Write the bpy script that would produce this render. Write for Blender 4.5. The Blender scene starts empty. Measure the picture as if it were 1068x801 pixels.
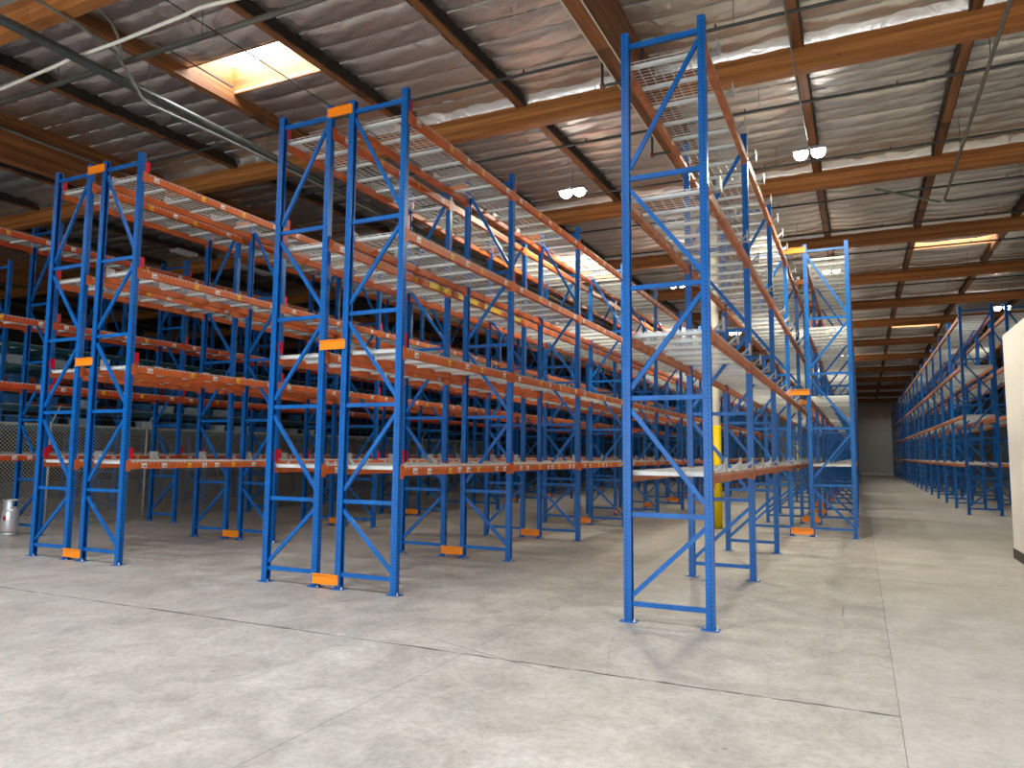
import bpy, math, random
from mathutils import Vector, Matrix

random.seed(7)
sc = bpy.context.scene
COL = sc.collection

# ------------------------------------------------------------------ camera
F_PX, PITCH, YAW, ROLL, CAM_Z = 761.08, math.radians(5.423), math.radians(25.451), math.radians(0.535), 2.039
_fw = Vector((-math.sin(YAW) * math.cos(PITCH), math.cos(YAW) * math.cos(PITCH), math.sin(PITCH)))
_r = Vector((math.cos(YAW), math.sin(YAW), 0))
_u = _r.cross(_fw)
_r2 = _r * math.cos(ROLL) + _u * math.sin(ROLL)
_u2 = _u * math.cos(ROLL) - _r * math.sin(ROLL)
cam = bpy.data.objects.new('camera', bpy.data.cameras.new('camera'))
COL.objects.link(cam)
cam.data.sensor_fit = 'HORIZONTAL'
cam.data.sensor_width = 36.0
cam.data.lens = F_PX / 1068 * 36.0
cam.data.clip_start, cam.data.clip_end = 0.05, 400
cam.matrix_world = Matrix(((_r2.x, _u2.x, -_fw.x, 0), (_r2.y, _u2.y, -_fw.y, 0), (_r2.z, _u2.z, -_fw.z, CAM_Z), (0, 0, 0, 1)))
sc.camera = cam

# ------------------------------------------------------------------ world, light, exposure
world = bpy.data.worlds.new('daylight')
sc.world = world
world.use_nodes = True
world.node_tree.nodes['Background'].inputs[0].default_value = (0.75, 0.85, 1.0, 1)
world.node_tree.nodes['Background'].inputs[1].default_value = 1.0
sc.view_settings.view_transform = 'Standard'
sc.view_settings.look = 'None'
sc.view_settings.gamma = 1.0
sc.view_settings.use_curve_mapping = False
sc.view_settings.exposure = 0.12
sc.cycles.use_denoising = True
sc.cycles.max_bounces = 7
sc.cycles.diffuse_bounces = 5
sc.cycles.glossy_bounces = 3
sc.cycles.transmission_bounces = 3
sc.cycles.caustics_reflective = False
sc.cycles.caustics_refractive = False
sc.cycles.sample_clamp_indirect = 6.0

def area(name, loc, rot, sx, sy, power, color):
    d = bpy.data.lights.new(name, 'AREA')
    d.shape = 'RECTANGLE'; d.size = sx; d.size_y = sy; d.energy = power; d.color = color
    o = bpy.data.objects.new(name, d); COL.objects.link(o)
    o.location = loc; o.rotation_euler = rot
    return o

DAY = (0.93, 0.97, 1.0)
SKY_POWER = 125.0          # each roof skylight, before the boost of the added front row
LAMP_POWER = 430.0         # each lit high bay head pair
DOOR_POWER = 540.0        # each open dock door in the wall behind the camera
# open dock doors behind the camera let daylight in along the aisles
DOORS = [(-14.0, 4.2), (-7.0, 4.2), (0.0, 4.2)]
FRONT_Y = -10.0
for dx, dw in DOORS:
    area('dock_daylight', (dx, FRONT_Y + 0.05, 2.3), (math.radians(90), 0, 0), dw, 4.4, DOOR_POWER, DAY)

# ------------------------------------------------------------------ node helpers and materials
class NT:
    def __init__(s, name):
        s.m = bpy.data.materials.new(name); s.m.use_nodes = True
        s.t = s.m.node_tree; s.b = s.t.nodes['Principled BSDF']
    def n(s, kind, **kw):
        nd = s.t.nodes.new(kind)
        for k, v in kw.items(): setattr(nd, k, v)
        return nd
    def put(s, sock, v):
        if hasattr(v, 'links') or hasattr(v, 'is_output'): s.t.links.new(v, sock)
        else: sock.default_value = v
    def obj(s): return s.n('ShaderNodeTexCoord').outputs['Object']
    def pos(s): return s.n('ShaderNodeNewGeometry').outputs['Position']
    def scale(s, vec, v):
        m = s.n('ShaderNodeMapping'); s.put(m.inputs[0], vec); m.inputs['Scale'].default_value = v; return m.outputs[0]
    def noise(s, vec, scale, detail=4, rough=0.55, dist=0.0):
        nd = s.n('ShaderNodeTexNoise'); s.put(nd.inputs['Vector'], vec)
        nd.inputs['Scale'].default_value = scale; nd.inputs['Detail'].default_value = detail
        nd.inputs['Roughness'].default_value = rough; nd.inputs['Distortion'].default_value = dist
        return nd.outputs[0]
    def ramp(s, fac, stops):
        nd = s.n('ShaderNodeValToRGB'); s.put(nd.inputs[0], fac)
        e = nd.color_ramp.elements
        while len(e) < len(stops): e.new(0.5)
        for i, (p, c) in enumerate(stops):
            e[i].position = p; e[i].color = (*c, 1) if len(c) == 3 else c
        return nd.outputs[0]
    def mix(s, fac, a, b, mode='MIX'):
        nd = s.n('ShaderNodeMix', data_type='RGBA', blend_type=mode)
        s.put(nd.inputs[0], fac)
        for sock, v in ((nd.inputs[6], a), (nd.inputs[7], b)):
            if isinstance(v, tuple): v = (*v, 1) if len(v) == 3 else v
            s.put(sock, v)
        return nd.outputs[2]
    def math(s, op, a, b=0.0):
        nd = s.n('ShaderNodeMath', operation=op); s.put(nd.inputs[0], a); s.put(nd.inputs[1], b); return nd.outputs[0]
    def sep(s, v):
        nd = s.n('ShaderNodeSeparateXYZ'); s.put(nd.inputs[0], v); return nd.outputs
    def bump(s, h, strength, dist):
        nd = s.n('ShaderNodeBump'); s.put(nd.inputs['Height'], h)
        nd.inputs['Strength'].default_value = strength; nd.inputs['Distance'].default_value = dist
        s.t.links.new(nd.outputs[0], s.b.inputs['Normal'])
    def base(s, c, rough=0.5, metal=0.0, spec=0.5):
        if isinstance(c, tuple): c = (*c, 1) if len(c) == 3 else c
        s.put(s.b.inputs['Base Color'], c); s.put(s.b.inputs['Roughness'], rough); s.put(s.b.inputs['Metallic'], metal)
        s.b.inputs['Specular IOR Level'].default_value = spec
        return s.m

def paint(name, c, rough=0.42, vary=0.18, metal=0.0, scale=3.0):
    k = NT(name)
    f = k.noise(k.pos(), scale, 3)
    lo = tuple(x * (1 - vary) for x in c); hi = tuple(min(1, x * (1 + vary)) for x in c)
    return k.base(k.ramp(f, [(0.3, lo), (0.7, hi)]), rough, metal, 0.35)

def post_paint():
    k = NT('blue_punched_post')
    o = k.obj(); x, y, z = k.sep(o)[:3]
    nrm = k.sep(k.n('ShaderNodeNewGeometry').outputs['True Normal'])
    fz = k.math('FRACT', k.math('DIVIDE', z, 0.0508))
    dz = k.math('ABSOLUTE', k.math('SUBTRACT', fz, 0.5))
    ellz = k.math('DIVIDE', dz, 0.30)
    # aisle face: two columns of teardrop holes; side faces: one column of small holes
    ay = k.math('ABSOLUTE', k.math('SUBTRACT', k.math('ABSOLUTE', y), 0.019))
    rx = k.math('ADD', k.math('POWER', k.math('DIVIDE', ay, 0.010), 2.0), k.math('POWER', ellz, 2.0))
    ax = k.math('ABSOLUTE', k.math('SUBTRACT', x, 0.012))
    ry = k.math('ADD', k.math('POWER', k.math('DIVIDE', ax, 0.0075), 2.0), k.math('POWER', k.math('DIVIDE', dz, 0.20), 2.0))
    isx = k.math('GREATER_THAN', k.math('ABSOLUTE', nrm[0]), 0.7)
    isy = k.math('GREATER_THAN', k.math('ABSOLUTE', nrm[1]), 0.7)
    hx = k.math('MULTIPLY', isx, k.math('LESS_THAN', rx, 1.0))
    hy = k.math('MULTIPLY', isy, k.math('LESS_THAN', ry, 1.0))
    hole = k.math('MAXIMUM', hx, hy)
    v = k.noise(k.pos(), 4.0, 3)
    col = k.ramp(v, [(0.3, (0.001, 0.112, 0.42)), (0.7, (0.002, 0.140, 0.52))])
    return k.base(k.mix(hole, col, (0.002, 0.004, 0.012)), 0.36, 0.0, 0.35)

def concrete(name='worn_concrete', lift=1.0):
    k = NT(name)
    p = k.pos()
    big = k.noise(p, 0.22, 4, 0.6, 0.6)
    mid = k.noise(p, 1.3, 6, 0.62, 0.8)
    fine = k.noise(p, 14.0, 7, 0.8)
    streak = k.noise(k.scale(p, (1.0, 0.8, 1)), 3.4, 8, 0.72, 0.7)
    c = k.ramp(mid, [(0.28, (0.37, 0.358, 0.325)), (0.5, (0.52, 0.508, 0.47)), (0.72, (0.65, 0.638, 0.60))])
    c = k.mix(k.ramp(big, [(0.35, (0, 0, 0)), (0.7, (0.75, 0.75, 0.75))]), c, (0.43, 0.41, 0.37), 'MIX')
    c = k.mix(0.75, c, k.ramp(streak, [(0.3, (0.66, 0.65, 0.62)), (0.62, (1, 1, 1))]), 'MULTIPLY')
    c = k.mix(0.8, c, k.ramp(fine, [(0.32, (0.66, 0.66, 0.65)), (0.55, (1, 1, 1))]), 'MULTIPLY')
    stain = k.noise(p, 0.8, 7, 0.75, 1.5)
    c = k.mix(k.ramp(stain, [(0.60, (0, 0, 0)), (0.72, (0.55, 0.55, 0.55))]), c, (0.23, 0.215, 0.19))
    vor = k.n('ShaderNodeTexVoronoi', feature='F1'); k.put(vor.inputs['Vector'], p); vor.inputs['Scale'].default_value = 1.7
    spot = k.ramp(vor.outputs['Distance'], [(0.02, (0.55, 0.55, 0.55)), (0.05, (0, 0, 0))])
    c = k.mix(spot, c, (0.12, 0.11, 0.10))
    if lift < 1: c = k.mix(lift, (0.52, 0.52, 0.505), c)
    crk = k.n('ShaderNodeTexVoronoi', feature='DISTANCE_TO_EDGE')
    k.put(crk.inputs['Vector'], k.mix(0.12, p, k.n('ShaderNodeTexNoise').outputs['Color'], 'ADD')); crk.inputs['Scale'].default_value = 0.23
    gate = k.ramp(k.noise(p, 0.35, 2), [(0.52, (0, 0, 0)), (0.6, (0.6, 0.6, 0.6))])
    line = k.math('MULTIPLY', k.math('LESS_THAN', crk.outputs['Distance'], 0.0022), gate)
    c = k.mix(line, c, (0.14, 0.13, 0.115))
    k.bump(k.mix(0.5, mid, fine), 0.12, 0.004)
    return k.base(c, k.ramp(mid, [(0.3, (0.42, 0.42, 0.42)), (0.7, (0.60, 0.60, 0.60))]), 0.0, 0.45)

def wood(name, lo, hi, axis, lam=0.085, rough=0.6, lines=0.3):
    k = NT(name)
    p = k.pos()
    st = (0.25, 5, 6) if axis == 'X' else (5, 0.25, 6)
    g = k.noise(k.scale(p, st), 2.2, 6, 0.6, 0.5)
    z = k.sep(k.obj())[2]
    lamid = k.math('FLOOR', k.math('DIVIDE', z, lam))
    w = k.n('ShaderNodeTexWhiteNoise', noise_dimensions='1D'); k.put(w.inputs['W'], lamid)
    c = k.ramp(g, [(0.28, lo), (0.75, hi)])
    c = k.mix(0.8, c, k.ramp(w.outputs[0], [(0.0, (0.52, 0.47, 0.42)), (1.0, (1, 1, 1))]), 'MULTIPLY')
    f = k.math('FRACT', k.math('DIVIDE', z, lam))
    line = k.math('LESS_THAN', f, 0.08)
    c = k.mix(k.math('MULTIPLY', line, lines), c, tuple(x * 0.25 for x in lo))
    vor = k.n('ShaderNodeTexVoronoi', feature='F1'); k.put(vor.inputs['Vector'], k.scale(p, (1, 2.2, 3.5) if axis == 'X' else (2.2, 1, 3.5))); vor.inputs['Scale'].default_value = 1.6
    c = k.mix(k.ramp(vor.outputs['Distance'], [(0.05, (0.8, 0.8, 0.8)), (0.09, (0, 0, 0))]), c, tuple(x * 0.22 for x in lo))
    k.bump(g, 0.25, 0.004)
    return k.base(c, rough)

def foil():
    k = NT('silver_foil_insulation')
    p = k.pos()
    w1 = k.noise(k.scale(p, (1.0, 1.5, 1)), 1.9, 3, 0.5, 1.4)
    w2 = k.noise(p, 7.0, 3, 0.5, 1.2)
    h = k.mix(0.22, w1, w2)
    k.bump(h, 0.55, 0.07)
    tint = k.noise(p, 0.5, 3)
    c = k.ramp(tint, [(0.3, (0.66, 0.62, 0.58)), (0.7, (0.82, 0.79, 0.74))])
    return k.base(c, 0.34, 0.92)

def label_mat(name, bg, ink):
    k = NT(name)
    o = k.obj(); y, z = k.sep(o)[1], k.sep(o)[2]
    w = k.n('ShaderNodeTexWhiteNoise', noise_dimensions='1D')
    k.put(w.inputs['W'], k.math('FLOOR', k.math('DIVIDE', y, 0.0035)))
    bars = k.math('GREATER_THAN', w.outputs[0], 0.5)
    iny = k.math('LESS_THAN', k.math('ABSOLUTE', y), 0.04)
    inz = k.math('LESS_THAN', k.math('ABSOLUTE', k.math('ADD', z, 0.012)), 0.018)
    m = k.math('MULTIPLY', bars, k.math('MULTIPLY', iny, inz))
    return k.base(k.mix(m, bg, ink), 0.4)

def emit(name, c, s):
    k = NT(name)
    k.b.inputs['Emission Color'].default_value = (*c, 1); k.b.inputs['Emission Strength'].default_value = s
    return k.base(c, 0.4)

M = {}
M['post'] = post_paint()
M['blue'] = paint('blue_paint', (0.0015, 0.125, 0.46), 0.38)
M['dark_blue'] = paint('dark_blue_paint', (0.010, 0.075, 0.20), 0.5)
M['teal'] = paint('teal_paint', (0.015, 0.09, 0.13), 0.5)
M['orange'] = paint('orange_paint', (0.58, 0.120, 0.024), 0.45)
M['worn_orange'] = paint('weathered_orange_paint', (0.46, 0.145, 0.055), 0.5, 0.3, 0, 6)
M['red_orange'] = paint('red_orange_paint', (0.50, 0.066, 0.014), 0.5)
M['spacer'] = paint('bright_orange_paint', (1.0, 0.30, 0.012), 0.4, 0.05)
M['red'] = paint('red_plastic', (0.72, 0.008, 0.022), 0.35, 0.08)
M['wire'] = paint('zinc_white_wire', (0.72, 0.73, 0.70), 0.45, 0.1, 0.1)
M['channel'] = paint('zinc_white_channel', (0.70, 0.74, 0.72), 0.45, 0.08, 0.1)
M['galv'] = paint('galvanised_steel', (0.48, 0.50, 0.50), 0.5, 0.15, 0.1)
M['bolt'] = paint('bright_bolt', (0.75, 0.76, 0.78), 0.3, 0.1, 0.8)
M['label_white'] = label_mat('white_location_sticker', (0.80, 0.79, 0.76), (0.02, 0.02, 0.02))
M['label_yellow'] = label_mat('yellow_location_sticker', (0.85, 0.52, 0.01), (0.30, 0.16, 0.0))
M['banner'] = label_mat('yellow_beam_banner', (0.75, 0.55, 0.02), (0.05, 0.04, 0.01))
M['concrete'] = concrete()
M['concrete_pale'] = concrete('pale_concrete', 0.72)
M['joint'] = paint('dark_joint_filler', (0.13, 0.125, 0.115), 0.9, 0.3)
M['glulam'] = wood('glulam_timber', (0.36, 0.115, 0.024), (0.72, 0.30, 0.072), 'X')
M['girder'] = wood('girder_timber', (0.18, 0.060, 0.016), (0.42, 0.16, 0.042), 'Y')
M['purlin'] = wood('purlin_timber', (0.13, 0.048, 0.014), (0.44, 0.18, 0.052), 'Y', 0.10, 0.6, 0.6)
M['strip_black'] = paint('near_black_strip', (0.030, 0.022, 0.016), 0.7, 0.5, 0, 8)
M['curb'] = wood('skylight_curb_timber', (0.34, 0.13, 0.035), (0.58, 0.27, 0.085), 'X', 0.14)
M['foil'] = foil()
M['seam'] = paint('white_seam_tab', (0.72, 0.70, 0.66), 0.5, 0.15)
M['deck'] = paint('roof_plywood', (0.16, 0.09, 0.045), 0.8)
M['pipe'] = paint('dark_sprinkler_pipe', (0.055, 0.062, 0.055), 0.5, 0.2, 0.2)
M['fitting'] = paint('rust_red_fitting', (0.22, 0.07, 0.04), 0.6)
M['steel'] = paint('grey_steel_pipe', (0.10, 0.115, 0.11), 0.35, 0.2, 0.5)
M['conduit'] = paint('grey_conduit', (0.24, 0.265, 0.235), 0.4, 0.2, 0.4)
M['brownpipe'] = paint('grey_brown_pipe', (0.14, 0.13, 0.105), 0.5)
M['cable'] = paint('white_cable', (0.80, 0.79, 0.68), 0.5, 0.05)
M['white_wall'] = paint('white_wall_paint', (0.87, 0.86, 0.83), 0.6, 0.02)
M['base'] = paint('dark_rubber_base', (0.055, 0.05, 0.045), 0.6)
M['concrete_wall'] = paint('painted_concrete_wall', (0.50, 0.50, 0.45), 0.7, 0.08, 0, 0.6)
M['dark_wall'] = paint('darkened_left_wall', (0.045, 0.045, 0.042), 0.8)  # near-black colour stands in for the unlit left end of the hall
M['col_white'] = paint('white_column_paint', (0.74, 0.71, 0.62), 0.5, 0.06)
M['col_yellow'] = paint('yellow_column_guard', (0.93, 0.68, 0.004), 0.4, 0.05)
M['chain'] = paint('galvanised_chain_link', (0.60, 0.60, 0.54), 0.5, 0.1, 0.0)
M['fencepost'] = paint('galvanised_fence_post', (0.50, 0.51, 0.47), 0.5, 0.1, 0.3)
M['cylinder'] = paint('aluminium_cylinder', (0.66, 0.68, 0.70), 0.32, 0.06, 0.6)
M['lamp_body'] = paint('grey_lamp_housing', (0.45, 0.45, 0.45), 0.4, 0.05, 0.3)
M['lamp_off'] = paint('white_lamp_diffuser', (0.75, 0.76, 0.76), 0.4, 0.05)
M['led'] = emit('lit_led_lens', (1.0, 0.98, 0.92), 45.0)
M['sky'] = emit('skylight_lens', (0.93, 0.97, 1.0), 4.0)
M['tote_blue'] = paint('blue_tote_plastic', (0.03, 0.13, 0.32), 0.45)
M['tote_grey'] = paint('pale_tote_plastic', (0.42, 0.55, 0.62), 0.45)
M['carton'] = paint('brown_carton', (0.32, 0.20, 0.11), 0.8)
M['cap'] = paint('valve_red', (0.5, 0.02, 0.02), 0.4)

# ------------------------------------------------------------------ mesh helpers
class MB:
    def __init__(s): s.v = []; s.f = []; s.mi = []; s.sm = []
    def add(s, vs, fs, mi=0, smooth=False):
        b = len(s.v); s.v += [tuple(v) for v in vs]
        for f in fs: s.f.append(tuple(b + i for i in f)); s.mi.append(mi); s.sm.append(smooth)
        return s
    def box(s, x0, x1, y0, y1, z0, z1, mi=0):
        return s.add([(x0, y0, z0), (x1, y0, z0), (x1, y1, z0), (x0, y1, z0), (x0, y0, z1), (x1, y0, z1), (x1, y1, z1), (x0, y1, z1)],
                     [(3, 2, 1, 0), (4, 5, 6, 7), (0, 1, 5, 4), (1, 2, 6, 5), (2, 3, 7, 6), (3, 0, 4, 7)], mi)
    def bar(s, a, b, w, h, up=Vector((0, 1, 0)), mi=0):
        a, b = Vector(a), Vector(b); d = (b - a).normalized(); p = d.cross(up).normalized(); q = p.cross(d).normalized()
        vs = [c + p * (i * w / 2) + q * (j * h / 2) for c in (a, b) for i, j in ((-1, -1), (1, -1), (1, 1), (-1, 1))]
        return s.add(vs, [(0, 1, 2, 3), (7, 6, 5, 4), (4, 5, 1, 0), (5, 6, 2, 1), (6, 7, 3, 2), (7, 4, 0, 3)], mi)
    def tube(s, pts, r, n=8, mi=0, caps=True):
        pts = [Vector(p) for p in pts]; rings = []
        prev = None
        for i, p in enumerate(pts):
            d = (pts[min(i + 1, len(pts) - 1)] - pts[max(i - 1, 0)]).normalized()
            if prev is None:
                ref = Vector((0, 0, 1)) if abs(d.z) < 0.9 else Vector((1, 0, 0))
                a = d.cross(ref).normalized()
            else:
                a = (prev - d * prev.dot(d)).normalized()
            prev = a; b = d.cross(a)
            rings.append([p + (a * math.cos(t) + b * math.sin(t)) * r for t in (2 * math.pi * j / n for j in range(n))])
        vs = [v for g in rings for v in g]; fs = []
        for i in range(len(rings) - 1):
            for j in range(n):
                fs.append((i * n + j, i * n + (j + 1) % n, (i + 1) * n + (j + 1) % n, (i + 1) * n + j))
        s.add(vs, fs, mi, True)
        if caps:
            s.add(rings[0], [tuple(range(n - 1, -1, -1))], mi); s.add(rings[-1], [tuple(range(n))], mi)
        return s
    def lathe(s, prof, n=16, mi=0, c=(0, 0)):
        vs = []; fs = []
        for r, z in prof:
            for j in range(n):
                t = 2 * math.pi * j / n; vs.append((c[0] + r * math.cos(t), c[1] + r * math.sin(t), z))
        for i in range(len(prof) - 1):
            for j in range(n):
                fs.append((i * n + j, i * n + (j + 1) % n, (i + 1) * n + (j + 1) % n, (i + 1) * n + j))
        return s.add(vs, fs, mi, True)
    def mesh(s, name, mats):
        m = bpy.data.meshes.new(name); m.from_pydata(s.v, [], s.f)
        m.polygons.foreach_set('material_index', s.mi); m.polygons.foreach_set('use_smooth', s.sm)
        for a in (mats if isinstance(mats, (list, tuple)) else [mats]): m.materials.append(M[a])
        m.update(); return m

def link(name, data, parent=None, loc=(0, 0, 0), rz=0.0):
    o = bpy.data.objects.new(name, data); COL.objects.link(o)
    o.location = loc
    if rz: o.rotation_euler = (0, 0, rz)
    if parent is not None: o.parent = parent
    return o
def tag(o, label=None, cat=None, group=None, kind=None):
    if label: o['label'] = label
    if cat: o['category'] = cat
    if group: o['group'] = group
    if kind: o['kind'] = kind
    return o
def thing(name, label, cat, loc=(0, 0, 0), group=None, rz=0.0):
    return tag(link(name, None, None, loc, rz), label, cat, group)

# ================================================================== THE SETTING
X0, X1, Y0, Y1 = -46.0, 14.0, FRONT_Y, 100.5
GX, GW = -3.65, 2.84             # purlin grid
GL0, GS = 7.0, 7.1               # glulam grid along the aisles
SL, SLD, RIDGE = 0.0214, -0.0265, 49.6
def zb(y):                       # underside of the glulam beams: a low ridge half way down the hall
    return 9.2 + SL * (min(y, RIDGE) - 14.1) + (SLD * (y - RIDGE) if y > RIDGE else 0.0)
def slope(y): return SL if y < RIDGE - 0.01 else SLD
# --- floor: slabs with recessed joints
floor = tag(link('floor', MB().box(X0, X1, Y0, Y1, -0.30, -0.005).mesh('floor_bed', 'joint')), kind='structure')
xs = [X0, -38.0, -27.3, -19.4, -11.6, -3.72, 0.22, 4.2, 8.1, X1]
ys = [Y0, -0.4, 6.72, 13.8, 20.9, 28.0, 35.1, 42.2, 49.3, 56.4, 70.6, Y1]
rs = random.Random(3)
GXJ = {-3.72: 0.0016, 0.22: 0.0020}; GYJ = {6.72: 0.0040}     # half widths of the joints
for i in range(len(xs) - 1):
    for j in range(len(ys) - 1):
        if i >= 6 and j == 2: continue                        # the pale slabs right of the aisle joint run on
        jt = 3 if (i >= 6 and j == 1) else j + 1
        x0, x1 = xs[i] + GXJ.get(xs[i], 0.002), xs[i + 1] - GXJ.get(xs[i + 1], 0.002)
        y0, y1 = ys[j] + GYJ.get(ys[j], 0.002), ys[jt] - GYJ.get(ys[jt], 0.002)
        b = MB(); n = 40
        if y0 < 14 and x1 > -20:     # slightly chipped edges along the construction joint
            def jy(y): return rs.choice([0, 0, 0.004, 0.012, 0.02]) if abs(y - 6.72) < 0.1 else rs.uniform(0, 0.001)
            ring = [(x0 + (x1 - x0) * t / n, y0 + jy(y0)) for t in range(n)] + [(x1, y0 + (y1 - y0) * t / n) for t in range(n)] \
                 + [(x1 - (x1 - x0) * t / n, y1 - jy(y1)) for t in range(n)] + [(x0, y1 - (y1 - y0) * t / n) for t in range(n)]
        else:
            ring = [(x0, y0), (x1, y0), (x1, y1), (x0, y1)]
        k = len(ring)
        b.add([(x, y, 0.0) for x, y in ring], [tuple(range(k))])
        b.add([(x, y, z) for z in (-0.10, 0.0) for x, y in ring], [(a, (a + 1) % k, k + (a + 1) % k, k + a) for a in range(k)], 1)
        link('concrete_slab', b.mesh('concrete_slab', ['concrete_pale' if i >= 6 else 'concrete', 'joint']), floor)
# --- walls
H = 12.0
def wall(name, m, mat='concrete_wall'): return tag(link(name, m.mesh(name, mat)), kind='structure')
wb = wall('wall_back', MB().box(X0, X1, Y1, Y1 + 0.3, 0, H))
MBj = MB()
for k in range(1, 7): MBj.box(X0 + k * 8.5, X0 + k * 8.5 + 0.03, Y1 - 0.004, Y1 + 0.01, 0, H)
MBj.box(X0, X1, Y1 - 0.004, Y1 + 0.01, 5.2, 5.23)
link('panel_joint', MBj.mesh('panel_joint', 'joint'), wb)
wall('wall_left', MB().box(X0 - 0.3, X0, Y0, Y1, 0, H), 'dark_wall')
wall('wall_right', MB().box(X1, X1 + 0.3, Y0, Y1, 0, H))
fw_ = MB(); px = X0
for dx, dw in DOORS:
    fw_.box(px, dx - dw / 2, Y0 - 0.3, Y0, 0, H); fw_.box(dx - dw / 2, dx + dw / 2, Y0 - 0.3, Y0, 4.6, H); px = dx + dw / 2
fw_.box(px, X1, Y0 - 0.3, Y0, 0, H)
wall('wall_front', fw_)
# --- white office partition at the right
ox, oy, oh = 2.79, 18.18, 4.60
office = wall('wall_office', MB().box(ox, ox + 9.0, 4.0, oy, 0, oh), 'white_wall')
bb = MB().box(ox - 0.012, ox, 4.0, oy + 0.012, 0, 0.20).box(ox - 0.012, ox + 9.0, oy, oy + 0.012, 0, 0.20)
tag(link('baseboard_office', bb.mesh('baseboard_office', 'base')), kind='structure')

# --- skylight cells (x index, glulam bay)
STRIPS = 12
SW = GS / STRIPS
SKY = {(i, k) for i in (-3, 2) for k in (0, 3, 6, 9, 12)} | {(-8, 0)} | {(i, -1) for i in (-7, -4, -1, 2)}   # front row, outer left cell and last row: unseen, added to light floor and walls
def sky_rect(i, k):
    return GX + i * GW + 0.07, GX + (i + 1) * GW - 0.07, GL0 + k * GS + 5 * SW, GL0 + k * GS + 7 * SW
IMIN, IMAX, KMIN, KMAX = -15, 6, -3, 14
def foil_z(y): return zb(y) + 0.43 + 0.26
# --- ceiling deck with openings
def hole(i, k):
    a = sky_rect(i, k); return a[0] - 0.042, a[1] + 0.042, a[2] - 0.042, a[3] + 0.042
cx = sorted({X0, X1} | {a for i, k in SKY for a in hole(i, k)[:2] if X0 < a < X1})
cy = sorted({Y0, Y1, RIDGE} | {a for i, k in SKY for a in hole(i, k)[2:] if Y0 < a < Y1})
b = MB()
for ix in range(len(cx) - 1):
    for iy in range(len(cy) - 1):
        mx, my = (cx[ix] + cx[ix + 1]) / 2, (cy[iy] + cy[iy + 1]) / 2
        if any(a[0] < mx < a[1] and a[2] < my < a[3] for a in (hole(*q) for q in SKY)): continue
        za, zc = foil_z(cy[iy]) + 0.14, foil_z(cy[iy + 1]) + 0.14
        x0, x1, y0, y1 = cx[ix], cx[ix + 1], cy[iy], cy[iy + 1]
        b.add([(x0, y0, za), (x1, y0, za), (x1, y1, zc), (x0, y1, zc), (x0, y0, za + .1), (x1, y0, za + .1), (x1, y1, zc + .1), (x0, y1, zc + .1)],
              [(3, 2, 1, 0), (4, 5, 6, 7), (0, 1, 5, 4), (1, 2, 6, 5), (2, 3, 7, 6), (3, 0, 4, 7)])
ceiling = tag(link('ceiling', b.mesh('ceiling', 'deck')), kind='structure')

# --- foil insulation: sagging strips between the sub-purlins
def strip_geo(seed, y0=0.0, z0=0.0, nx=16, ny=8, sl=SL, amp0=0.05, amp1=0.085):
    r = random.Random(seed); w = GW - 0.19
    ph = [r.uniform(0, 6.28) for _ in range(8)]; amp = r.uniform(amp0, amp1)
    vs = []; fs = []
    for j in range(ny + 1):
        t = j / ny; y = t * SW
        for i in range(nx + 1):
            s = i / nx; x = (s - 0.5) * w
            edge = min(1.0, 5 * min(s, 1 - s))
            z = -amp * math.sqrt(max(0.0, 1 - abs(2 * t - 1) ** 2.0)) * (0.55 + 0.45 * edge)
            z += 0.020 * math.sin(5.3 * x + 9 * t + ph[0]) * math.sin(3.14 * t) + 0.012 * math.sin(11.7 * x - 14 * t + ph[1]) * math.sin(3.14 * t)
            z += 0.014 * math.sin(2.1 * x + ph[2]) * (1 - edge * 0.5)
            vs.append((x, y0 + y, z0 + sl * y + z))
    for j in range(ny):
        for i in range(nx):
            a = j * (nx + 1) + i; fs.append((a, a + nx + 1, a + nx + 2, a + 1))
    return vs, fs
strip_meshes = []
for q in range(6):
    v, f = strip_geo(q); sm_ = MB().add(v, f, 0, True)
    rq = random.Random(q + 50); x = -1.3                     # folded seam tabs of the facing, stapled here and there
    while x < 1.2:
        ln = rq.uniform(0.15, 0.7); sm_.box(x, min(1.3, x + ln), -0.006, 0.006, -0.024, 0.004, 1); x += ln + rq.uniform(0.02, 0.35)
    strip_meshes.append(sm_.mesh('insulation_strip', ['foil', 'seam']))
def panel(seed, skip=(), sl=SL):
    m = MB()
    for q in range(STRIPS):
        if q in skip: continue
        v, f = strip_geo(seed * 20 + q, q * SW, sl * q * SW, 8, 8, sl, 0.11, 0.16); m.add(v, f, 0, True)
    return m.mesh('insulation_panel', 'foil')
panel_meshes = {sl: [panel(q + 3, (), sl) for q in range(4)] for sl in (SL, SLD)}; panel_sky = {sl: panel(9, (5, 6), sl) for sl in (SL, SLD)}
ri = random.Random(5)
for k in range(KMIN, KMAX):
    for i in range(IMIN, IMAX):
        xc = GX + (i + 0.5) * GW; y0 = GL0 + k * GS
        if y0 + GS < Y0 + 0.5 or xc - GW / 2 < X0 or xc + GW / 2 > X1: continue
        sky = (i, k) in SKY
        if k in (0, 1) and -6 <= i <= 2:
            for q in range(STRIPS):
                if sky and q in (5, 6): continue
                y = y0 + q * SW
                link('insulation_strip', ri.choice(strip_meshes), ceiling, (xc, y, foil_z(y)))
        else:
            link('insulation_panel', panel_sky[slope(y0)] if sky else ri.choice(panel_meshes[slope(y0)]), ceiling, (xc, y0, foil_z(y0)))
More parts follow.
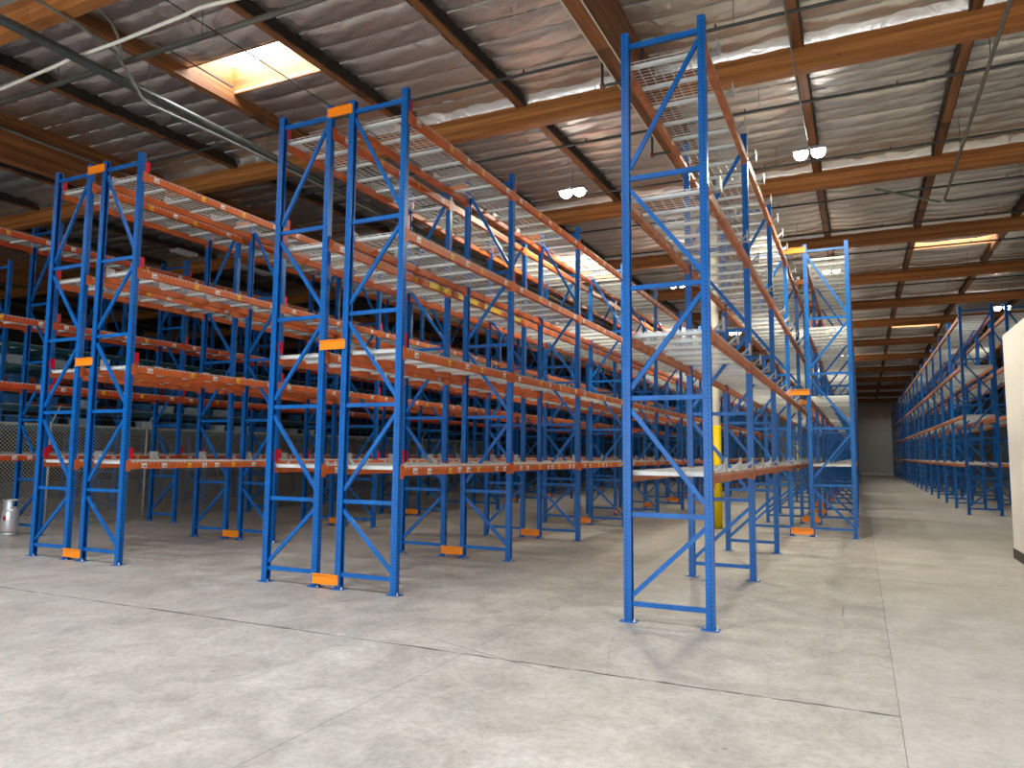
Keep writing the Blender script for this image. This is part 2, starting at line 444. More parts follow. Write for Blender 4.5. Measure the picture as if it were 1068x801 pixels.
# --- glulam beams across, purlins and deep girders along
def sloped(x0, x1, y0, y1, zlo, zhi):      # z given as functions of y
    m = MB()
    return m.add([(x0, y0, zlo(y0)), (x1, y0, zlo(y0)), (x1, y1, zlo(y1)), (x0, y1, zlo(y1)), (x0, y0, zhi(y0)), (x1, y0, zhi(y0)), (x1, y1, zhi(y1)), (x0, y1, zhi(y1))],
                 [(3, 2, 1, 0), (4, 5, 6, 7), (0, 1, 5, 4), (1, 2, 6, 5), (2, 3, 7, 6), (3, 0, 4, 7)])
GIRDERS = [GX - 10 * GW, GX - 5 * GW, GX, GX + 5 * GW]
gl_meshes = {}
for k in range(0, KMAX):
    y = GL0 + k * GS; z = zb(y)
    spans = [X0] + [g for g in GIRDERS] + [X1]
    for a, c in zip(spans[:-1], spans[1:]):
        x0 = a + (0.14 if a > X0 else 0); x1 = c - (0.14 if c < X1 else 0)
        if x1 - x0 < 0.5: continue
        key = round(x1 - x0, 3)
        if key not in gl_meshes: gl_meshes[key] = MB().box(0, x1 - x0, -0.11, 0.11, 0, 0.86).mesh('glulam_beam', 'glulam')
        gb = link('glulam_beam', gl_meshes[key], ceiling, (x0, y, z))
    # bright foil flap folded down onto the near face of each beam
    fl = MB()
    for i in range(IMIN, IMAX):
        xa, xc = GX + i * GW + 0.10, GX + (i + 1) * GW - 0.10
        if xa < X0 or xc > X1: continue
        n = 10; vs = []; fs = []
        for q in range(n + 1):
            x = xa + (xc - xa) * q / n
            vs += [(x, -0.118, 0.47 + ri.uniform(-.012, .012)), (x, -0.15, 0.55 + ri.uniform(-.01, .01)), (x, -0.27, 0.655)]
        for q in range(n):
            for h in range(2): fs.append((q * 3 + h, q * 3 + h + 1, q * 3 + h + 4, q * 3 + h + 3))
        fl.add(vs, fs, 0, True)
    tag(link('foil_flap', fl.mesh('foil_flap', 'foil'), ceiling, (0, y, z)), kind='stuff')
pm = {}
for k in range(-1, KMAX):
    for i in range(IMIN, IMAX + 1):
        x = GX + i * GW
        if x < X0 + 0.2 or x > X1 - 0.2 or any(abs(x - g) < 0.1 for g in GIRDERS): continue
        if k < 0 and not (-7 <= i <= 3): continue
        y0 = GL0 + k * GS + 0.11; y1 = y0 + GS - 0.22
        if k not in pm: pm[k] = sloped(-0.085, 0.085, 0, y1 - y0, lambda t: slope(y0) * t, lambda t: slope(y0) * t + 0.40).mesh('roof_purlin', 'purlin')
        po = link('roof_purlin', pm[k], ceiling, (x, y0, zb(y0) + 0.43))
        for sd in (-1, 1):  # near-black strips along both purlin sides, ragged at the bottom
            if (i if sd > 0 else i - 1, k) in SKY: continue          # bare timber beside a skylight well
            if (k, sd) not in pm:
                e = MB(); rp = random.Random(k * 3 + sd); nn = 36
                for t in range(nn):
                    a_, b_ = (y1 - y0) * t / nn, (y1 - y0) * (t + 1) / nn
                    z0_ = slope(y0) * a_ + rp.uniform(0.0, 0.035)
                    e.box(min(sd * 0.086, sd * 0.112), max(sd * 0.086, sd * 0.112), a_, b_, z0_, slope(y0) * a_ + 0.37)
                pm[k, sd] = e.mesh('side_strip', 'strip_black')
            link('side_strip', pm[k, sd], po)
for g in GIRDERS:
    for ya, yb_ in ((-3.0, RIDGE), (RIDGE, Y1)):
        link('deep_girder', sloped(-0.14, 0.14, ya, yb_, lambda y: zb(y) - 0.38, lambda y: zb(y) + 0.86).mesh('deep_girder', 'girder'), ceiling, (g, 0, 0))
# --- skylights
n = 0
for i, k in sorted(SKY, key=lambda q: (q[1], q[0])):
    x0, x1, y0, y1 = sky_rect(i, k)
    if y0 < Y0 + 0.5 or x0 < X0: continue
    n += 1
    z = foil_z((y0 + y1) / 2) - 0.04; zt = z + 0.62
    w = tag(link('window_%d' % n, None), kind='structure')
    t = 0.04
    for nm, bx in (('curb_board', (x0, x1, y0 - t, y0)), ('curb_board', (x0, x1, y1, y1 + t)), ('curb_board', (x0 - t, x0, y0, y1)), ('curb_board', (x1, x1 + t, y0, y1))):
        link(nm, MB().box(*bx, z, zt).mesh('curb_board', 'curb'), w)
    gm = MB()
    for q in range(1, 8): gm.box(x0 + (x1 - x0) * q / 8 - .004, x0 + (x1 - x0) * q / 8 + .004, y0, y1, zt - .10, zt - .092)
    for q in range(1, 4): gm.box(x0, x1, y0 + (y1 - y0) * q / 4 - .004, y0 + (y1 - y0) * q / 4 + .004, zt - .09, zt - .082)
    link('security_bar_grid', gm.mesh('security_bar_grid', 'galv'), w)
    link('pane', MB().box(x0, x1, y0, y1, zt, zt + 0.03).mesh('skylight_pane', 'sky'), w)
    area('skylight_daylight', ((x0 + x1) / 2, (y0 + y1) / 2, zt - 0.008), (0, 0, 0), x1 - x0 - 0.02, y1 - y0 - 0.02, SKY_POWER * (7.0 if k < 0 else 1.0), DAY)  # added front row runs far stronger, to brighten the foreground

# ================================================================== PALLET RACKS
L, WC, PH, PW = 3.771, 0.99, 7.556, 0.098
LEV = [1.82, 3.57, 5.36, 7.19]
HZ = [0.22, 1.30, 2.74, 4.15, 5.59, 7.39]
DG = [(0.31, 1.17), (1.46, 2.60), (2.86, 4.02), (4.30, 5.45), (5.72, 7.27)]
h = PW / 2
def post_prof():        # lipped channel, closed face outward at +x, open toward the frame
    t = 0.005
    return [(h, -h), (h, h), (-h, h), (-h, h - 0.02), (-h + t, h - 0.02), (-h + t, h - t), (h - t, h - t), (h - t, -h + t), (-h + t, -h + t), (-h + t, -h + 0.02), (-h, -h + 0.02), (-h, -h)]
def post_geo(m, cx_=0.0, flip=1, mi=0):
    p = post_prof(); k = len(p)
    vs = [(cx_ + flip * x, flip * y, z) for z in (0.008, PH) for x, y in p]
    fs = [(a, (a + 1) % k, k + (a + 1) % k, k + a) for a in range(k)]
    m.add(vs, fs, mi)
    m.box(cx_ - h - .001, cx_ + h + .001, -h - .001, h + .001, PH, PH + 0.012, mi)
    return m
post_mesh = post_geo(MB()).mesh('post', 'post')
def foot_geo(m, cx_=0.0, a=0, c=1):
    m.box(cx_ - 0.105, cx_ + 0.105, -0.075, 0.075, 0, 0.01, a)
    for sx in (-1, 1):
        m.lathe([(0.0, 0.05), (0.009, 0.05), (0.009, 0.022), (0.018, 0.022), (0.018, 0.01)], 6, c, (cx_ + sx * 0.08, -0.045 * sx))
    return m
foot_mesh = foot_geo(MB()).mesh('foot_plate', ['blue', 'bolt'])
def hz_geo(m, z, mi=0): return m.box(h - 0.012, WC - h + 0.012, -0.024, 0.024, z - 0.029, z + 0.029, mi)
def dg_geo(m, q, mirror, mi=0):
    lo, hi = DG[q]; left = (q % 2 == 0) != mirror
    xa, xb = (h - 0.005, WC - h + 0.005) if left else (WC - h + 0.005, h - 0.005)
    return m.bar((xa, 0, lo), (xb, 0, hi), 0.055, 0.042, Vector((0, 1, 0)), mi)
hz_mesh = hz_geo(MB(), 0).mesh('horizontal_brace', 'blue')
dg_mesh = {(q, mr): dg_geo(MB(), q, mr).mesh('diagonal_brace', 'blue') for q in range(5) for mr in (False, True)}
far_frame = {}
for mr in (False, True):
    m = MB(); post_geo(m, 0, -1); post_geo(m, WC, 1); foot_geo(m, 0, 1, 2); foot_geo(m, WC, 1, 2)
    for z in HZ: hz_geo(m, z, 1)
    for q in range(5): dg_geo(m, q, mr, 1)
    far_frame[mr] = m.mesh('upright_frame', ['post', 'blue', 'bolt'])
def frame(rack, x, y, mirror, near):
    if not near: return link('upright_frame', far_frame[mirror], rack, (x, y, 0))
    f = link('upright_frame', None, rack, (x, y, 0))
    link('post', post_mesh, f, (0, 0, 0), math.pi); link('post', post_mesh, f, (WC, 0, 0))
    link('foot_plate', foot_mesh, f); link('foot_plate', foot_mesh, f, (WC, 0, 0))
    for z in HZ: link('horizontal_brace', hz_mesh, f, (0, 0, z))
    for q in range(5): link('diagonal_brace', dg_mesh[q, mirror], f)
    return f
BL = L - PW
BH = 0.125
def beam_geo(s):        # s = side of the aisle face
    m = MB()
    # step beam: full-height aisle face, lower inner step that carries the deck
    m.box(min(s * 0.012, s * h), max(s * 0.012, s * h), 0.004, BL - 0.004, -BH, 0.0)
    m.box(min(-s * 0.030, s * 0.012), max(-s * 0.030, s * 0.012), 0.004, BL - 0.004, -BH, -0.04)
    for y0, y1 in ((-h + 0.002, 0.045), (BL - 0.045, BL + h - 0.002)):
        m.box(min(s * h, s * (h + 0.006)), max(s * h, s * (h + 0.006)), y0, y1, -0.17, 0.03)
    for y0, y1 in ((0.0, 0.006), (BL - 0.006, BL)):
        m.box(-0.034, 0.034, y0, y1, -0.17, 0.03)
    return m
beam_mesh = {(s, c): beam_geo(s).mesh('beam', c) for s in (-1, 1) for c in ('orange', 'worn_orange', 'red_orange', 'teal')}
DW = BL / 3
def deck_geo(m, y0, mi=0, wire=0.0065):
    w = wire / 2; xa, xb = -h + 0.004, WC + h - 0.004
    nw = 15
    for q in range(nw):
        y = y0 + 0.012 + (DW - 0.024) * q / (nw - 1)
        m.box(xa, xb, y - w, y + w, 0.003, 0.003 + wire, mi)
        for sx, x in ((-1, xa), (1, xb)):
            m.box(min(x, x + sx * wire), max(x, x + sx * wire), y - w, y + w, -0.035, 0.003 + wire, mi)
    for q in range(9):
        x = xa + 0.01 + (xb - xa - 0.02) * q / 8
        m.box(x - w, x + w, y0 + 0.008, y0 + DW - 0.008, 0.003 + wire, 0.003 + 2 * wire, mi)
    return m
def chan_geo(m, y, mi=0):
    m.box(h * 0.4, WC - h * 0.4, y - 0.03, y + 0.03, -0.006, 0.002, mi)
    for s in (-1, 1): m.box(h * 0.4, WC - h * 0.4, y + s * 0.03 - 0.003, y + s * 0.03 + 0.003, -0.04, -0.004, mi)
    m.box(h * 0.4, WC - h * 0.4, y - 0.03, y + 0.03, -0.042, -0.038, mi)
    return m
deck_mesh = deck_geo(MB(), 0).mesh('wire_deck', 'wire')
chan_mesh = chan_geo(MB(), 0).mesh('support_channel', 'channel')
m = MB()
for q in range(3):
    deck_geo(m, q * DW, 0)
    for c in (0.09, 0.705): chan_geo(m, q * DW + c, 1)
far_deck = m.mesh('wire_deck', ['wire', 'channel'])
m = MB().box(-0.02, 0.155, -0.05, 0.05, 0.018, 0.024).box(0.15, 0.156, -0.095, 0.095, 0.018, 0.19).bar((0.02, 0, 0.02), (0.15, 0, 0.13), 0.03, 0.006)
stop_mesh = m.mesh('pallet_stop', 'galv')
sign_mesh = MB().box(-0.012, 0.012, 0.048, 0.165, 0.05, 0.25).box(-0.004, 0.004, 0.03, 0.05, 0.08, 0.22).mesh('bay_sign', 'red')
lab_w = MB().box(-0.001, 0.001, -0.055, 0.055, -0.042, 0.042).mesh('location_label', 'label_white')
lab_y = MB().box(-0.001, 0.001, -0.045, 0.045, -0.045, 0.045).mesh('location_label', 'label_yellow')
banner_mesh = MB().box(-0.002, 0.002, -0.42, 0.42, -0.05, 0.05).mesh('caution_banner', 'banner')
SP = [7.43, 3.68, 0.14]
def spacer_mesh(gap):
    return MB().box(-0.02, gap + 0.02, -h - 0.012, -h, -0.075, 0.075).box(-0.02, gap + 0.02, -h - 0.03, -h - 0.012, 0.062, 0.075).box(-0.02, gap + 0.02, -h - 0.03, -h - 0.012, -0.075, -0.062).mesh('row_spacer', 'spacer')
LAB1 = [(0.35, 'w'), (0.73, 'w'), (1.34, 'y'), (1.72, 'w'), (2.05, 'w'), (2.43, 'y'), (3.06, 'w'), (3.38, 'w')]
LAB2 = [(0.30, 'w'), (1.31, 'y'), (1.88, 'w'), (2.46, 'y'), (3.42, 'w')]

def half_row(rack, x, y0, k0, k1, mirror, near_f, near_d, color, levels=LEV, labels=0, signs=0, sign_side=0, stop_side=0, near_stop=0, decks=True):
    for k in range(k0, k1 + 1):
        frame(rack, x, y0 + k * L, mirror, k - k0 < near_f)
        if sign_side and k - k0 < signs:
            for z in levels: link('bay_sign', sign_mesh, rack, (x + (WC if sign_side > 0 else 0), y0 + k * L, z))
    for k in range(k0, k1):
        yb = y0 + k * L + h
        for li, z in enumerate(levels):
            for s in (-1, 1):
                bo = link('beam', beam_mesh[s, color], rack, (x + (WC if s > 0 else 0), yb, z))
                if s > 0 and k - k0 < labels:
                    for yy, c in (LAB1 if li == 0 else LAB2):
                        dy = random.uniform(-.06, .06)
                        link('location_label', lab_w if c == 'w' else lab_y, bo, (h + 0.0015, yy + dy, -BH / 2 + random.uniform(-.01, .006)))
            if not decks: continue
            if k - k0 < near_d:
                for q in range(3):
                    d = link('wire_deck', deck_mesh, rack, (x, yb + q * DW, z))
                    for c in (0.09, 0.705): link('support_channel', chan_mesh, d, (0, c, 0))
            else:
                link('wire_deck', far_deck, rack, (x, yb, z))
            if stop_side and k - k0 < near_stop:
                for yy in (0.27, 1.47, 2.70):
                    link('pallet_stop', stop_mesh, rack, (x + (WC if stop_side > 0 else 0), yb + yy, z), 0 if stop_side > 0 else math.pi)
def spacers(rack, x, gap, y0, k0, k1):
    sm = spacer_mesh(gap)
    for k in range(k0, k1 + 1):
        for z in SP: link('row_spacer', sm, rack, (x, y0 + k * L, z))

YF, GAP = 8.926, 0.446
# row B: the double rack in the middle of the picture
B = thing('pallet_rack', 'empty blue and orange double pallet rack in the middle, with four wire decked levels', 'pallet rack', (-8.507, YF, 0), 'pallet racks')
half_row(B, 0, 0, 0, 15, False, 5, 4, 'orange', labels=1, signs=9, sign_side=-1)
half_row(B, WC + GAP, 0, 0, 15, True, 7, 6, 'orange', labels=6, signs=9, sign_side=1, stop_side=-1, near_stop=6)
spacers(B, WC, GAP, 0, 0, 12)
for q in range(4):
    link('caution_banner', banner_mesh, B, (WC + h + 0.004, 3.4 + q * 1.15, LEV[2] - 0.065))
# row A: the double rack at the left
A = thing('pallet_rack', 'empty blue and orange double pallet rack at the left, beside the gas cylinder', 'pallet rack', (-14.38, YF, 0), 'pallet racks')
half_row(A, 0, 0, 0, 14, False, 3, 3, 'orange', labels=1, signs=8, sign_side=-1)
half_row(A, WC + GAP, 0, 0, 14, True, 5, 4, 'orange', labels=4, signs=8, sign_side=1, stop_side=-1, near_stop=5)
spacers(A, WC, GAP, 0, 0, 10)
# row C with D: single at the front, double from the fourth frame on
GC = 0.495
Cc = thing('pallet_rack', 'tallest looking blue pallet rack with weathered orange beams, single deep at its near end', 'pallet rack', (-2.629, YF, 0), 'pallet racks')
half_row(Cc, 0, 0, 0, 20, False, 7, 5, 'worn_orange', stop_side=1, near_stop=8)
half_row(Cc, WC + GC, 0, 3, 20, True, 4, 3, 'worn_orange')
spacers(Cc, WC, GC, 0, 3, 20)
# row E: far right of the main aisle
E_ = thing('pallet_rack', 'long dark blue double pallet rack right of the aisle, partly behind the white wall', 'pallet rack', (3.456, 30.856, 0), 'pallet racks')
half_row(E_, 0, 0, 0, 17, False, 2, 1, 'worn_orange')
half_row(E_, WC + GAP, 0, 0, 10, True, 1, 0, 'worn_orange')
# row Z1: single rack left of row A
Z = thing('pallet_rack', 'single pallet rack with red orange beams standing against the chain link fence', 'pallet rack', (-18.59, 11.03 - L, 0), 'pallet racks')
half_row(Z, 0, 0, 0, 14, False, 3, 3, 'red_orange', levels=[1.89, 3.55, 5.08, 7.06], labels=5, signs=6, sign_side=1)
# rows behind the fence, in the dark
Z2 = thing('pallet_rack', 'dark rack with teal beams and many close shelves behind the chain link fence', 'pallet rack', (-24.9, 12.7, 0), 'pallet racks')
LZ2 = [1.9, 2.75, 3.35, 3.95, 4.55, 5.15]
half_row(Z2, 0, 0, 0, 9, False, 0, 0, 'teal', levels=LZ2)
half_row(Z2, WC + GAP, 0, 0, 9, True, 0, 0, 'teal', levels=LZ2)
Z3 = thing('pallet_rack', 'red beamed rack deep in the dark left end of the hall', 'pallet rack', (-31.0, 16.5, 0), 'pallet racks')
half_row(Z3, 0, 0, 0, 9, False, 0, 0, 'red_orange', levels=[1.9, 2.9, 3.9, 4.9, 5.9])
# totes on the dark shelves
def tote_mesh(mat):
    m = MB(); vs = []
    a, c, hh = 0.24, 0.17, 0.26
    m.add([(-a * .9, -c * .9, 0), (a * .9, -c * .9, 0), (a * .9, c * .9, 0), (-a * .9, c * .9, 0), (-a, -c, hh), (a, -c, hh), (a, c, hh), (-a, c, hh)],
          [(3, 2, 1, 0), (0, 1, 5, 4), (1, 2, 6, 5), (2, 3, 7, 6), (3, 0, 4, 7)])
    m.box(-a - .02, a + .02, -c - .02, c + .02, hh - 0.03, hh)
    return m.mesh('tote', mat)
tm = {c: tote_mesh(c) for c in ('tote_blue', 'tote_grey')}
lid = MB().box(-0.27, 0.27, -0.2, 0.2, 0.26, 0.285).mesh('lid', 'tote_blue')
rt = random.Random(11)
for li, z in enumerate(LZ2[1:5]):
    for q in range(14):
        c = rt.choice(['tote_blue', 'tote_blue', 'tote_grey'])
        y = 12.7 + 0.35 + q * 1.1 + rt.uniform(0, .4)
        if abs(((y - 12.7) % L) - L / 2) > L / 2 - 0.4: continue
        t = link('storage_tote', tm[c], None, (-24.9 + WC + GAP + 0.62, y, z + 0.017), math.pi / 2)
        tag(t, '%s storage tote on the %s teal shelf up behind the fence' % ('pale grey' if c == 'tote_grey' else 'dark blue', ('second', 'third', 'fourth', 'fifth')[li]), 'tote', 'totes on the shelves behind the fence')
        link('lid', lid, t)

# ================================================================== COLUMNS
def column(y, label, x=-3.66):
    c = thing('roof_column', label, 'column', (x, y, 0), 'roof columns')
    zt = zb(y) - 0.38
    link('shaft', MB().lathe([(0.118, 2.87), (0.118, zt)], 20).mesh('shaft', 'col_white'), c)
    link('guard_sleeve', MB().lathe([(0.118, 0.02), (0.128, 0.02), (0.128, 2.87), (0.118, 2.87)], 20).mesh('guard_sleeve', 'col_yellow'), c)
    link('base_plate', MB().box(-0.2, 0.2, -0.2, 0.2, 0, 0.02).mesh('base_plate', 'steel'), c)
    link('cap_plate', MB().box(-0.16, 0.16, -0.3, 0.3, zt - 0.02, zt).mesh('cap_plate', 'steel'), c)
column(GL0 + 2 * GS, 'white round column with yellow lower half, near one behind the front rack')
column(GL0 + 6 * GS, 'thin looking far white and yellow column deep inside the right hand racks')

column(GL0 + 5 * GS, 'yellow footed column glimpsed far behind the middle rack', GX - 5 * GW)

# ================================================================== HIGH BAY LIGHTS
def lamp_geo():
    hm = MB()
    for s in (-1, 1):
        c = s * 0.185
        hm.box(c - 0.16, c + 0.16, -0.16, 0.16, 0.02, 0.07)
        for q in range(7): hm.box(c - 0.14 + q * 0.045, c - 0.13 + q * 0.045, -0.14, 0.14, 0.07, 0.12)
    hm.box(-0.2, 0.2, -0.02, 0.02, 0.12, 0.15)
    return hm.mesh('housing', 'lamp_body')
lamp_housing = lamp_geo()
lens_mesh = MB().lathe([(0, -0.13), (0.07, -0.12), (0.125, -0.085), (0.15, -0.02), (0.15, 0.02)], 16).mesh('lens', 'led')
LAMPS = [(-0.82, 17.4, 8.92, 'lit two panel high bay lamp hanging brightest, over the main aisle'),
         (-6.5, 17.2, 8.78, 'lit high bay lamp hanging above the far decks of the middle rack'),
         (-0.80, 31.3, 9.45, 'lit two panel lamp seen through the top of the right hand rack'),
         (-6.5, 29.3, 8.95, 'lit high bay lamp glinting between the posts of the front rack'),
         (-6.5, 44.5, 9.30, 'small lit lamp far off beside the white column'),
         (-0.80, 46.0, 9.50, 'far lit high bay lamp deep behind the right hand rack'),
         (6.2, 40.0, 9.0, 'lit lamp glinting beside the top corner of the white wall'),
         (-0.80, 61.0, 9.8, 'farthest lit lamp over the last third of the main aisle')]
for x, y, z, lb in LAMPS:
    t = thing('high_bay_lamp', lb, 'lamp', (x, y, z), 'lit high bay lamps')
    link('housing', lamp_housing, t)
    for s in (-1, 1): link('lens', lens_mesh, t, (s * 0.185, 0, 0))
    link('hanging_wire', MB().tube([(0, 0, 0.14), (0, 0, zb(y) + 0.44 - z)], 0.006, 5).mesh('hanging_wire', 'steel'), t)
    a = area('high_bay_light', (x, y, z - 0.15), (0, 0, 0), 0.68, 0.32, LAMP_POWER * (0.25 if x > 5 else 1.0), (1.0, 0.92, 0.72))
UN = [(-19.2, 16.0, 8.25, 0.75, 'unlit white lamp panel hanging in the dark above the left rack'),
      (-19.4, 19.2, 8.45, 1.5, 'long unlit white lamp panel in the dark behind the left rack')]
for x, y, z, ln, lb in UN:
    t = thing('high_bay_lamp', lb, 'lamp', (x, y, z), 'unlit lamp panels')
    link('housing', MB().box(-0.2, 0.2, -ln / 2, ln / 2, 0.02, 0.08).mesh('housing', 'lamp_body'), t)
    link('diffuser', MB().box(-0.19, 0.19, -ln / 2 + .01, ln / 2 - .01, 0, 0.02).mesh('diffuser', 'lamp_off'), t)
    for s in (-1, 1):
        link('hanging_wire', MB().tube([(0, s * ln * .35, 0.08), (0, s * ln * .35, zb(y) + 0.6 - z)], 0.006, 5).mesh('hanging_wire', 'steel'), t)

# ================================================================== PIPES UNDER THE ROOF
PL = ['nearest', 'second nearest', 'third nearest', 'fourth nearest', 'fifth nearest', 'sixth nearest', 'seventh nearest', 'eighth nearest', 'ninth nearest']
for q in range(9):
    y = 12.15 + 3.55 * q; z = 9.28 + SL * (y - 12.15)
    t = thing('sprinkler_pipe', 'dark sprinkler pipe crossing under the roof, %s to the camera' % PL[q], 'pipe', (0, y, 0), 'sprinkler branch pipes')
    zl = zb(y) - 0.46
    xa = -17.5
    link('pipe_run', MB().tube([(xa, 0, z), (-4.02, 0, z)], 0.030, 8).mesh('pipe_run', 'pipe'), t)
    link('pipe_drop', MB().tube([(-4.02, 0, z), (-4.02, 0, zl)], 0.026, 8).mesh('pipe_drop', 'pipe'), t)
    link('pipe_run', MB().tube([(-4.02, 0, zl), (-3.28, 0, zl)], 0.030, 8).mesh('pipe_run', 'pipe'), t)
    link('pipe_drop', MB().tube([(-3.28, 0, zl), (-3.28, 0, z)], 0.026, 8).mesh('pipe_drop', 'pipe'), t)
    link('pipe_run', MB().tube([(-3.28, 0, z), (10.4, 0, z)], 0.030, 8).mesh('pipe_run', 'pipe'), t)
    for x, zz in ((-4.02, z), (-4.02, zl), (-3.28, zl), (-3.28, z)):
        link('elbow', MB().lathe([(0, zz - .05), (.042, zz - .045), (.048, zz), (.042, zz + .045), (0, zz + .05)], 8, 0, (x, 0)).mesh('elbow', 'fitting'), t)
    for x in (-14.5, -11.6, -8.7, -5.6, -2.0, 0.9, 3.8, 6.6):
        link('sprinkler_head', MB().tube([(x, 0, z), (x, 0, z + 0.09)], 0.018, 6).mesh('sprinkler_head', 'fitting'), t)
        if x in (-11.6, -2.0, 3.8): link('hanger', MB().tube([(x + .3, 0, z), (x + .3, 0, zb(y) + 0.62)], 0.005, 5).mesh('hanger', 'steel'), t)
def pipe(name, label, pts, r, mat, hang=(), cat='pipe', n=10):
    t = thing(name, label, cat, pts[0])
    o = Vector(pts[0])
    link('pipe_run', MB().tube([Vector(p) - o for p in pts], r, n).mesh('pipe_run', mat), t)
    for p in hang:
        link('hanger', MB().tube([Vector(p) - o, (p[0] - o.x, p[1] - o.y, zb(p[1]) + 0.5 - o.z)], 0.008, 5).mesh('hanger', 'steel'), t)
    return t
pipe('main_pipe', 'thick dark steel main running along the roof above the left racks', [(-12.0, 4.5, 8.76), (-12.0, 45, 8.85)], 0.085, 'steel', [(-12.0, y, 8.78) for y in (9.0, 12, 16, 20)])
pipe('cross_pipe', 'grey brown pipe slung across the top left corner under the roof', [(-17.5, 8.45, 9.12), (-6.0, 8.48, 9.12)], 0.05, 'brownpipe', [(-10.0, 8.46, 9.12), (-13.9, 8.46, 9.12)])
pipe('thin_wire', 'thin wire running just below the grey brown pipe', [(-17.5, 8.38, 8.99), (-12, 8.38, 9.03), (-9.6, 8.40, 9.05)], 0.012, 'steel', cat='wire', n=5)
pipe('white_cable', 'cream white cable draped across the top left corner', [(-17.25, 7.88, 8.88), (-14.68, 7.87, 8.9), (-12.81, 7.77, 8.9), (-12.42, 7.74, 8.91), (-11.19, 7.72, 8.9), (-9.46, 7.65, 8.9), (-9.07, 7.61, 8.9), (-8.18, 7.69, 8.9), (-7.1, 7.69, 8.92)], 0.032, 'cable', cat='cable')
pipe('conduit', 'bent grey conduit stepping down beside the thick steel main', [(-11.27, 5.5, 9.0), (-11.4, 7.2, 9.0), (-11.6, 8.0, 9.0), (-11.7, 8.2, 8.95), (-11.84, 8.76, 8.55), (-11.85, 8.9, 8.5), (-11.72, 10.9, 8.5), (-11.7, 22.0, 8.55)], 0.026, 'conduit', cat='conduit')
pipe('conduit', 'hooped grey conduit curving down onto the grey brown pipe', [(-11.10, 7.2, 9.33), (-11.2, 7.47, 9.31), (-11.3, 7.72, 9.28), (-11.42, 7.92, 9.2), (-11.52, 8.05, 9.08), (-11.58, 8.1, 8.98)], 0.026, 'conduit', cat='conduit')
pipe('conduit', 'thin dark conduit crossing in front of the left skylight', [(-9.5, 5.5, 8.97), (-9.45, 11.2, 9.0), (-9.4, 30.0, 9.05)], 0.012, 'pipe', cat='conduit', n=6)
pipe('conduit', 'dark thin conduit along the edge of the left skylight', [(-11.45, 8.7, 9.5), (-11.45, 10.5, 9.5), (-11.45, 10.55, 9.56)], 0.014, 'pipe', cat='conduit', n=6)
pipe('drop_pipe', 'slanting dark pipe along the roof at the upper right', [(2.29, 9.0, 8.97), (2.29, 22.3, 9.0), (2.33, 22.5, 9.0), (2.5, 22.6, 9.0), (9.0, 22.6, 9.1)], 0.036, 'brownpipe', [(2.29, 14.6, 8.97), (2.29, 18.9, 8.97), (4.2, 22.6, 9.03)])
pipe('brace_rod', 'pale diagonal sway brace beside the slanting dark pipe', [(0.6, 21.2, 9.15), (2.17, 22.25, 8.9)], 0.03, 'conduit', cat='brace')
pipe('conduit', 'grey conduit running down the timber to the brightest lamp', [(-0.86, 9.5, 9.30), (-0.86, 13.9, 9.10), (-0.84, 17.3, 9.10)], 0.014, 'conduit', [], 'conduit', 6)
for dx, lb in ((-0.13, 'white conduit under the near edge of the deep middle girder'), (0.15, 'white conduit along the lower right edge of the deep middle girder')):
    pipe('conduit', lb, [(GX + dx, 5.0, zb(5.0) - 0.40), (GX + dx, 40.0, zb(40.0) - 0.40)], 0.014, 'cable', cat='conduit', n=6)
pipe('conduit', 'grey conduit along the top of the left deep girder', [(-17.6, 6.0, 9.35), (-17.6, 12.0, 9.4), (-17.6, 24.0, 9.65)], 0.03, 'conduit', [(-17.6, 9.9, 9.38)], 'conduit', 6)

# ================================================================== FENCE AND GAS CYLINDER
FX = -19.62
fence = thing('chain_link_fence', 'galvanised chain link fence with slanted top arms behind the left racks', 'fence', (FX, 0, 0))
FP = [4.6, 8.5, 12.42, 15.36, 19.2, 23.1, 27.0, 30.9, 34.8, 38.7]
post_m = MB().lathe([(0, 0), (0.035, 0), (0.035, 2.76), (0, 2.78)], 10).mesh('fence_post', 'fencepost')
arm_m = MB().tube([(0, 0, 2.72), (0.26, 0.06, 3.2)], 0.02, 6).mesh('barb_arm', 'fencepost')
for y in FP:
    p = link('fence_post', post_m, fence, (0, y, 0)); link('barb_arm', arm_m, p)
link('top_rail', MB().tube([(0, FP[0], 2.70), (0, FP[-1], 2.70)], 0.02, 6).mesh('top_rail', 'fencepost'), fence)
for zz in (2.88, 3.02, 3.16):
    link('barbed_wire', MB().tube([((zz - 2.72) * .54, FP[0], zz), ((zz - 2.72) * .54, FP[-1], zz)], 0.004, 4).mesh('barbed_wire', 'fencepost'), fence)
fm = MB(); cell = 0.10; w = 0.0065
y = FP[0] - 2.7
def fwire(a, c):
    fm.add([(0.0, a[0] - w, a[1]), (0.0, a[0] + w, a[1]), (0.004, a[0], a[1] + w), (0.0, c[0] - w, c[1]), (0.0, c[0] + w, c[1]), (0.004, c[0], c[1] + w)],
           [(0, 1, 4, 3), (1, 2, 5, 4), (2, 0, 3, 5)])
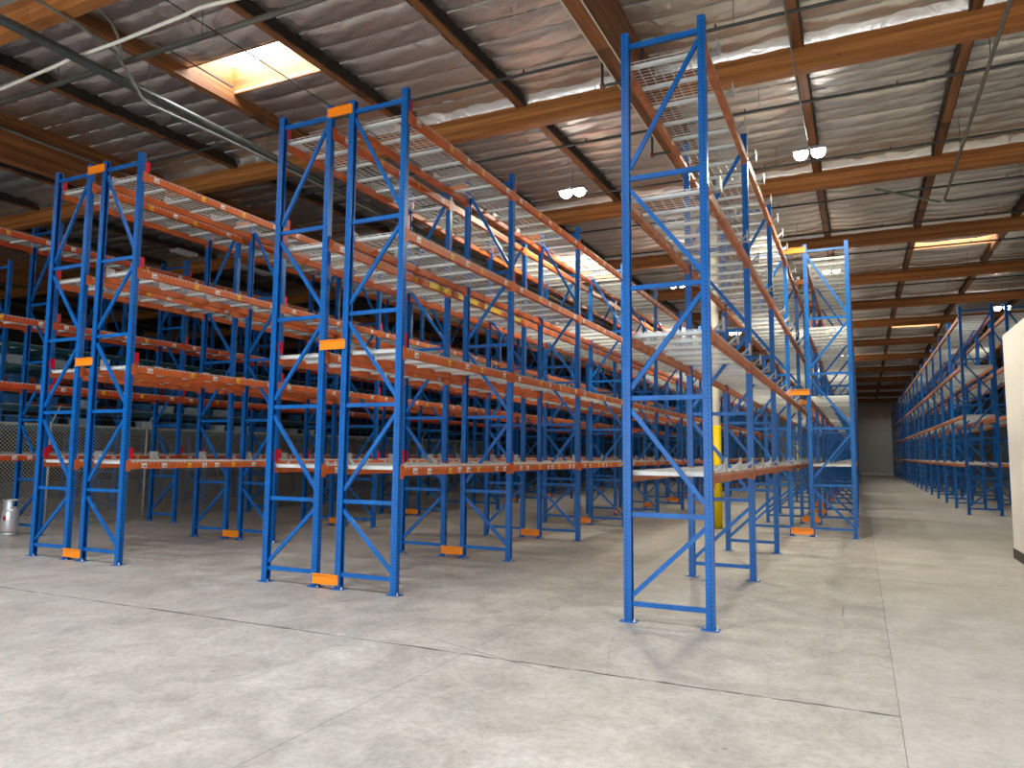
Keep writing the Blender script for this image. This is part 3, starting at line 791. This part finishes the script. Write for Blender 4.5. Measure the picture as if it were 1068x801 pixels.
while y < FP[-1]:
    a0 = max(0, FP[0] - y); a1 = min(2.65, FP[-1] - y)
    if a1 > a0:
        fwire((y + a0, 0.05 + a0), (y + a1, 0.05 + a1)); fwire((y + a0, 2.7 - a0), (y + a1, 2.7 - a1))
    y += cell
tag(link('chain_link_mesh', fm.mesh('chain_link_mesh', 'chain'), fence), kind='stuff')

cy_ = thing('gas_cylinder', 'silver upright gas cylinder with round collar standing by the left rack', 'gas cylinder', (-18.22, 10.72, 0))
link('foot_ring', MB().lathe([(0.15, 0.0), (0.165, 0.0), (0.165, 0.07), (0.15, 0.07)], 24).mesh('foot_ring', 'cylinder'), cy_)
link('tank', MB().lathe([(0, 0.05), (0.12, 0.055), (0.165, 0.09), (0.178, 0.14), (0.178, 0.55), (0.165, 0.61), (0.13, 0.655), (0.06, 0.68), (0, 0.685)], 28).mesh('tank', 'cylinder'), cy_)
link('weld_band', MB().lathe([(0.178, 0.335), (0.182, 0.34), (0.182, 0.36), (0.178, 0.365)], 28).mesh('weld_band', 'cylinder'), cy_)
m = MB()
for s in range(3):
    a0 = s * 2.094 + 0.35
    n = 8; vs = []; fs = []
    for q in range(n + 1):
        a = a0 + 1.35 * q / n
        for r in (0.152, 0.160):
            vs += [(r * math.cos(a), r * math.sin(a), 0.60), (r * math.cos(a), r * math.sin(a), 0.82)]
    for q in range(n):
        e = q * 4; fs += [(e, e + 4, e + 5, e + 1), (e + 2, e + 3, e + 7, e + 6), (e + 1, e + 5, e + 7, e + 3)]
    m.add(vs, fs)
m.lathe([(0.146, 0.80), (0.168, 0.80), (0.168, 0.84), (0.146, 0.84), (0.146, 0.80)], 24)
link('collar', m.mesh('collar', 'cylinder'), cy_)
link('valve', MB().lathe([(0.025, 0.67), (0.025, 0.74), (0.045, 0.75), (0.045, 0.78), (0, 0.79)], 12).mesh('valve', 'bolt'), cy_)
link('warning_sticker', MB().box(0.02, 0.09, -0.183, -0.16, 0.36, 0.46).mesh('warning_sticker', 'cap'), cy_)
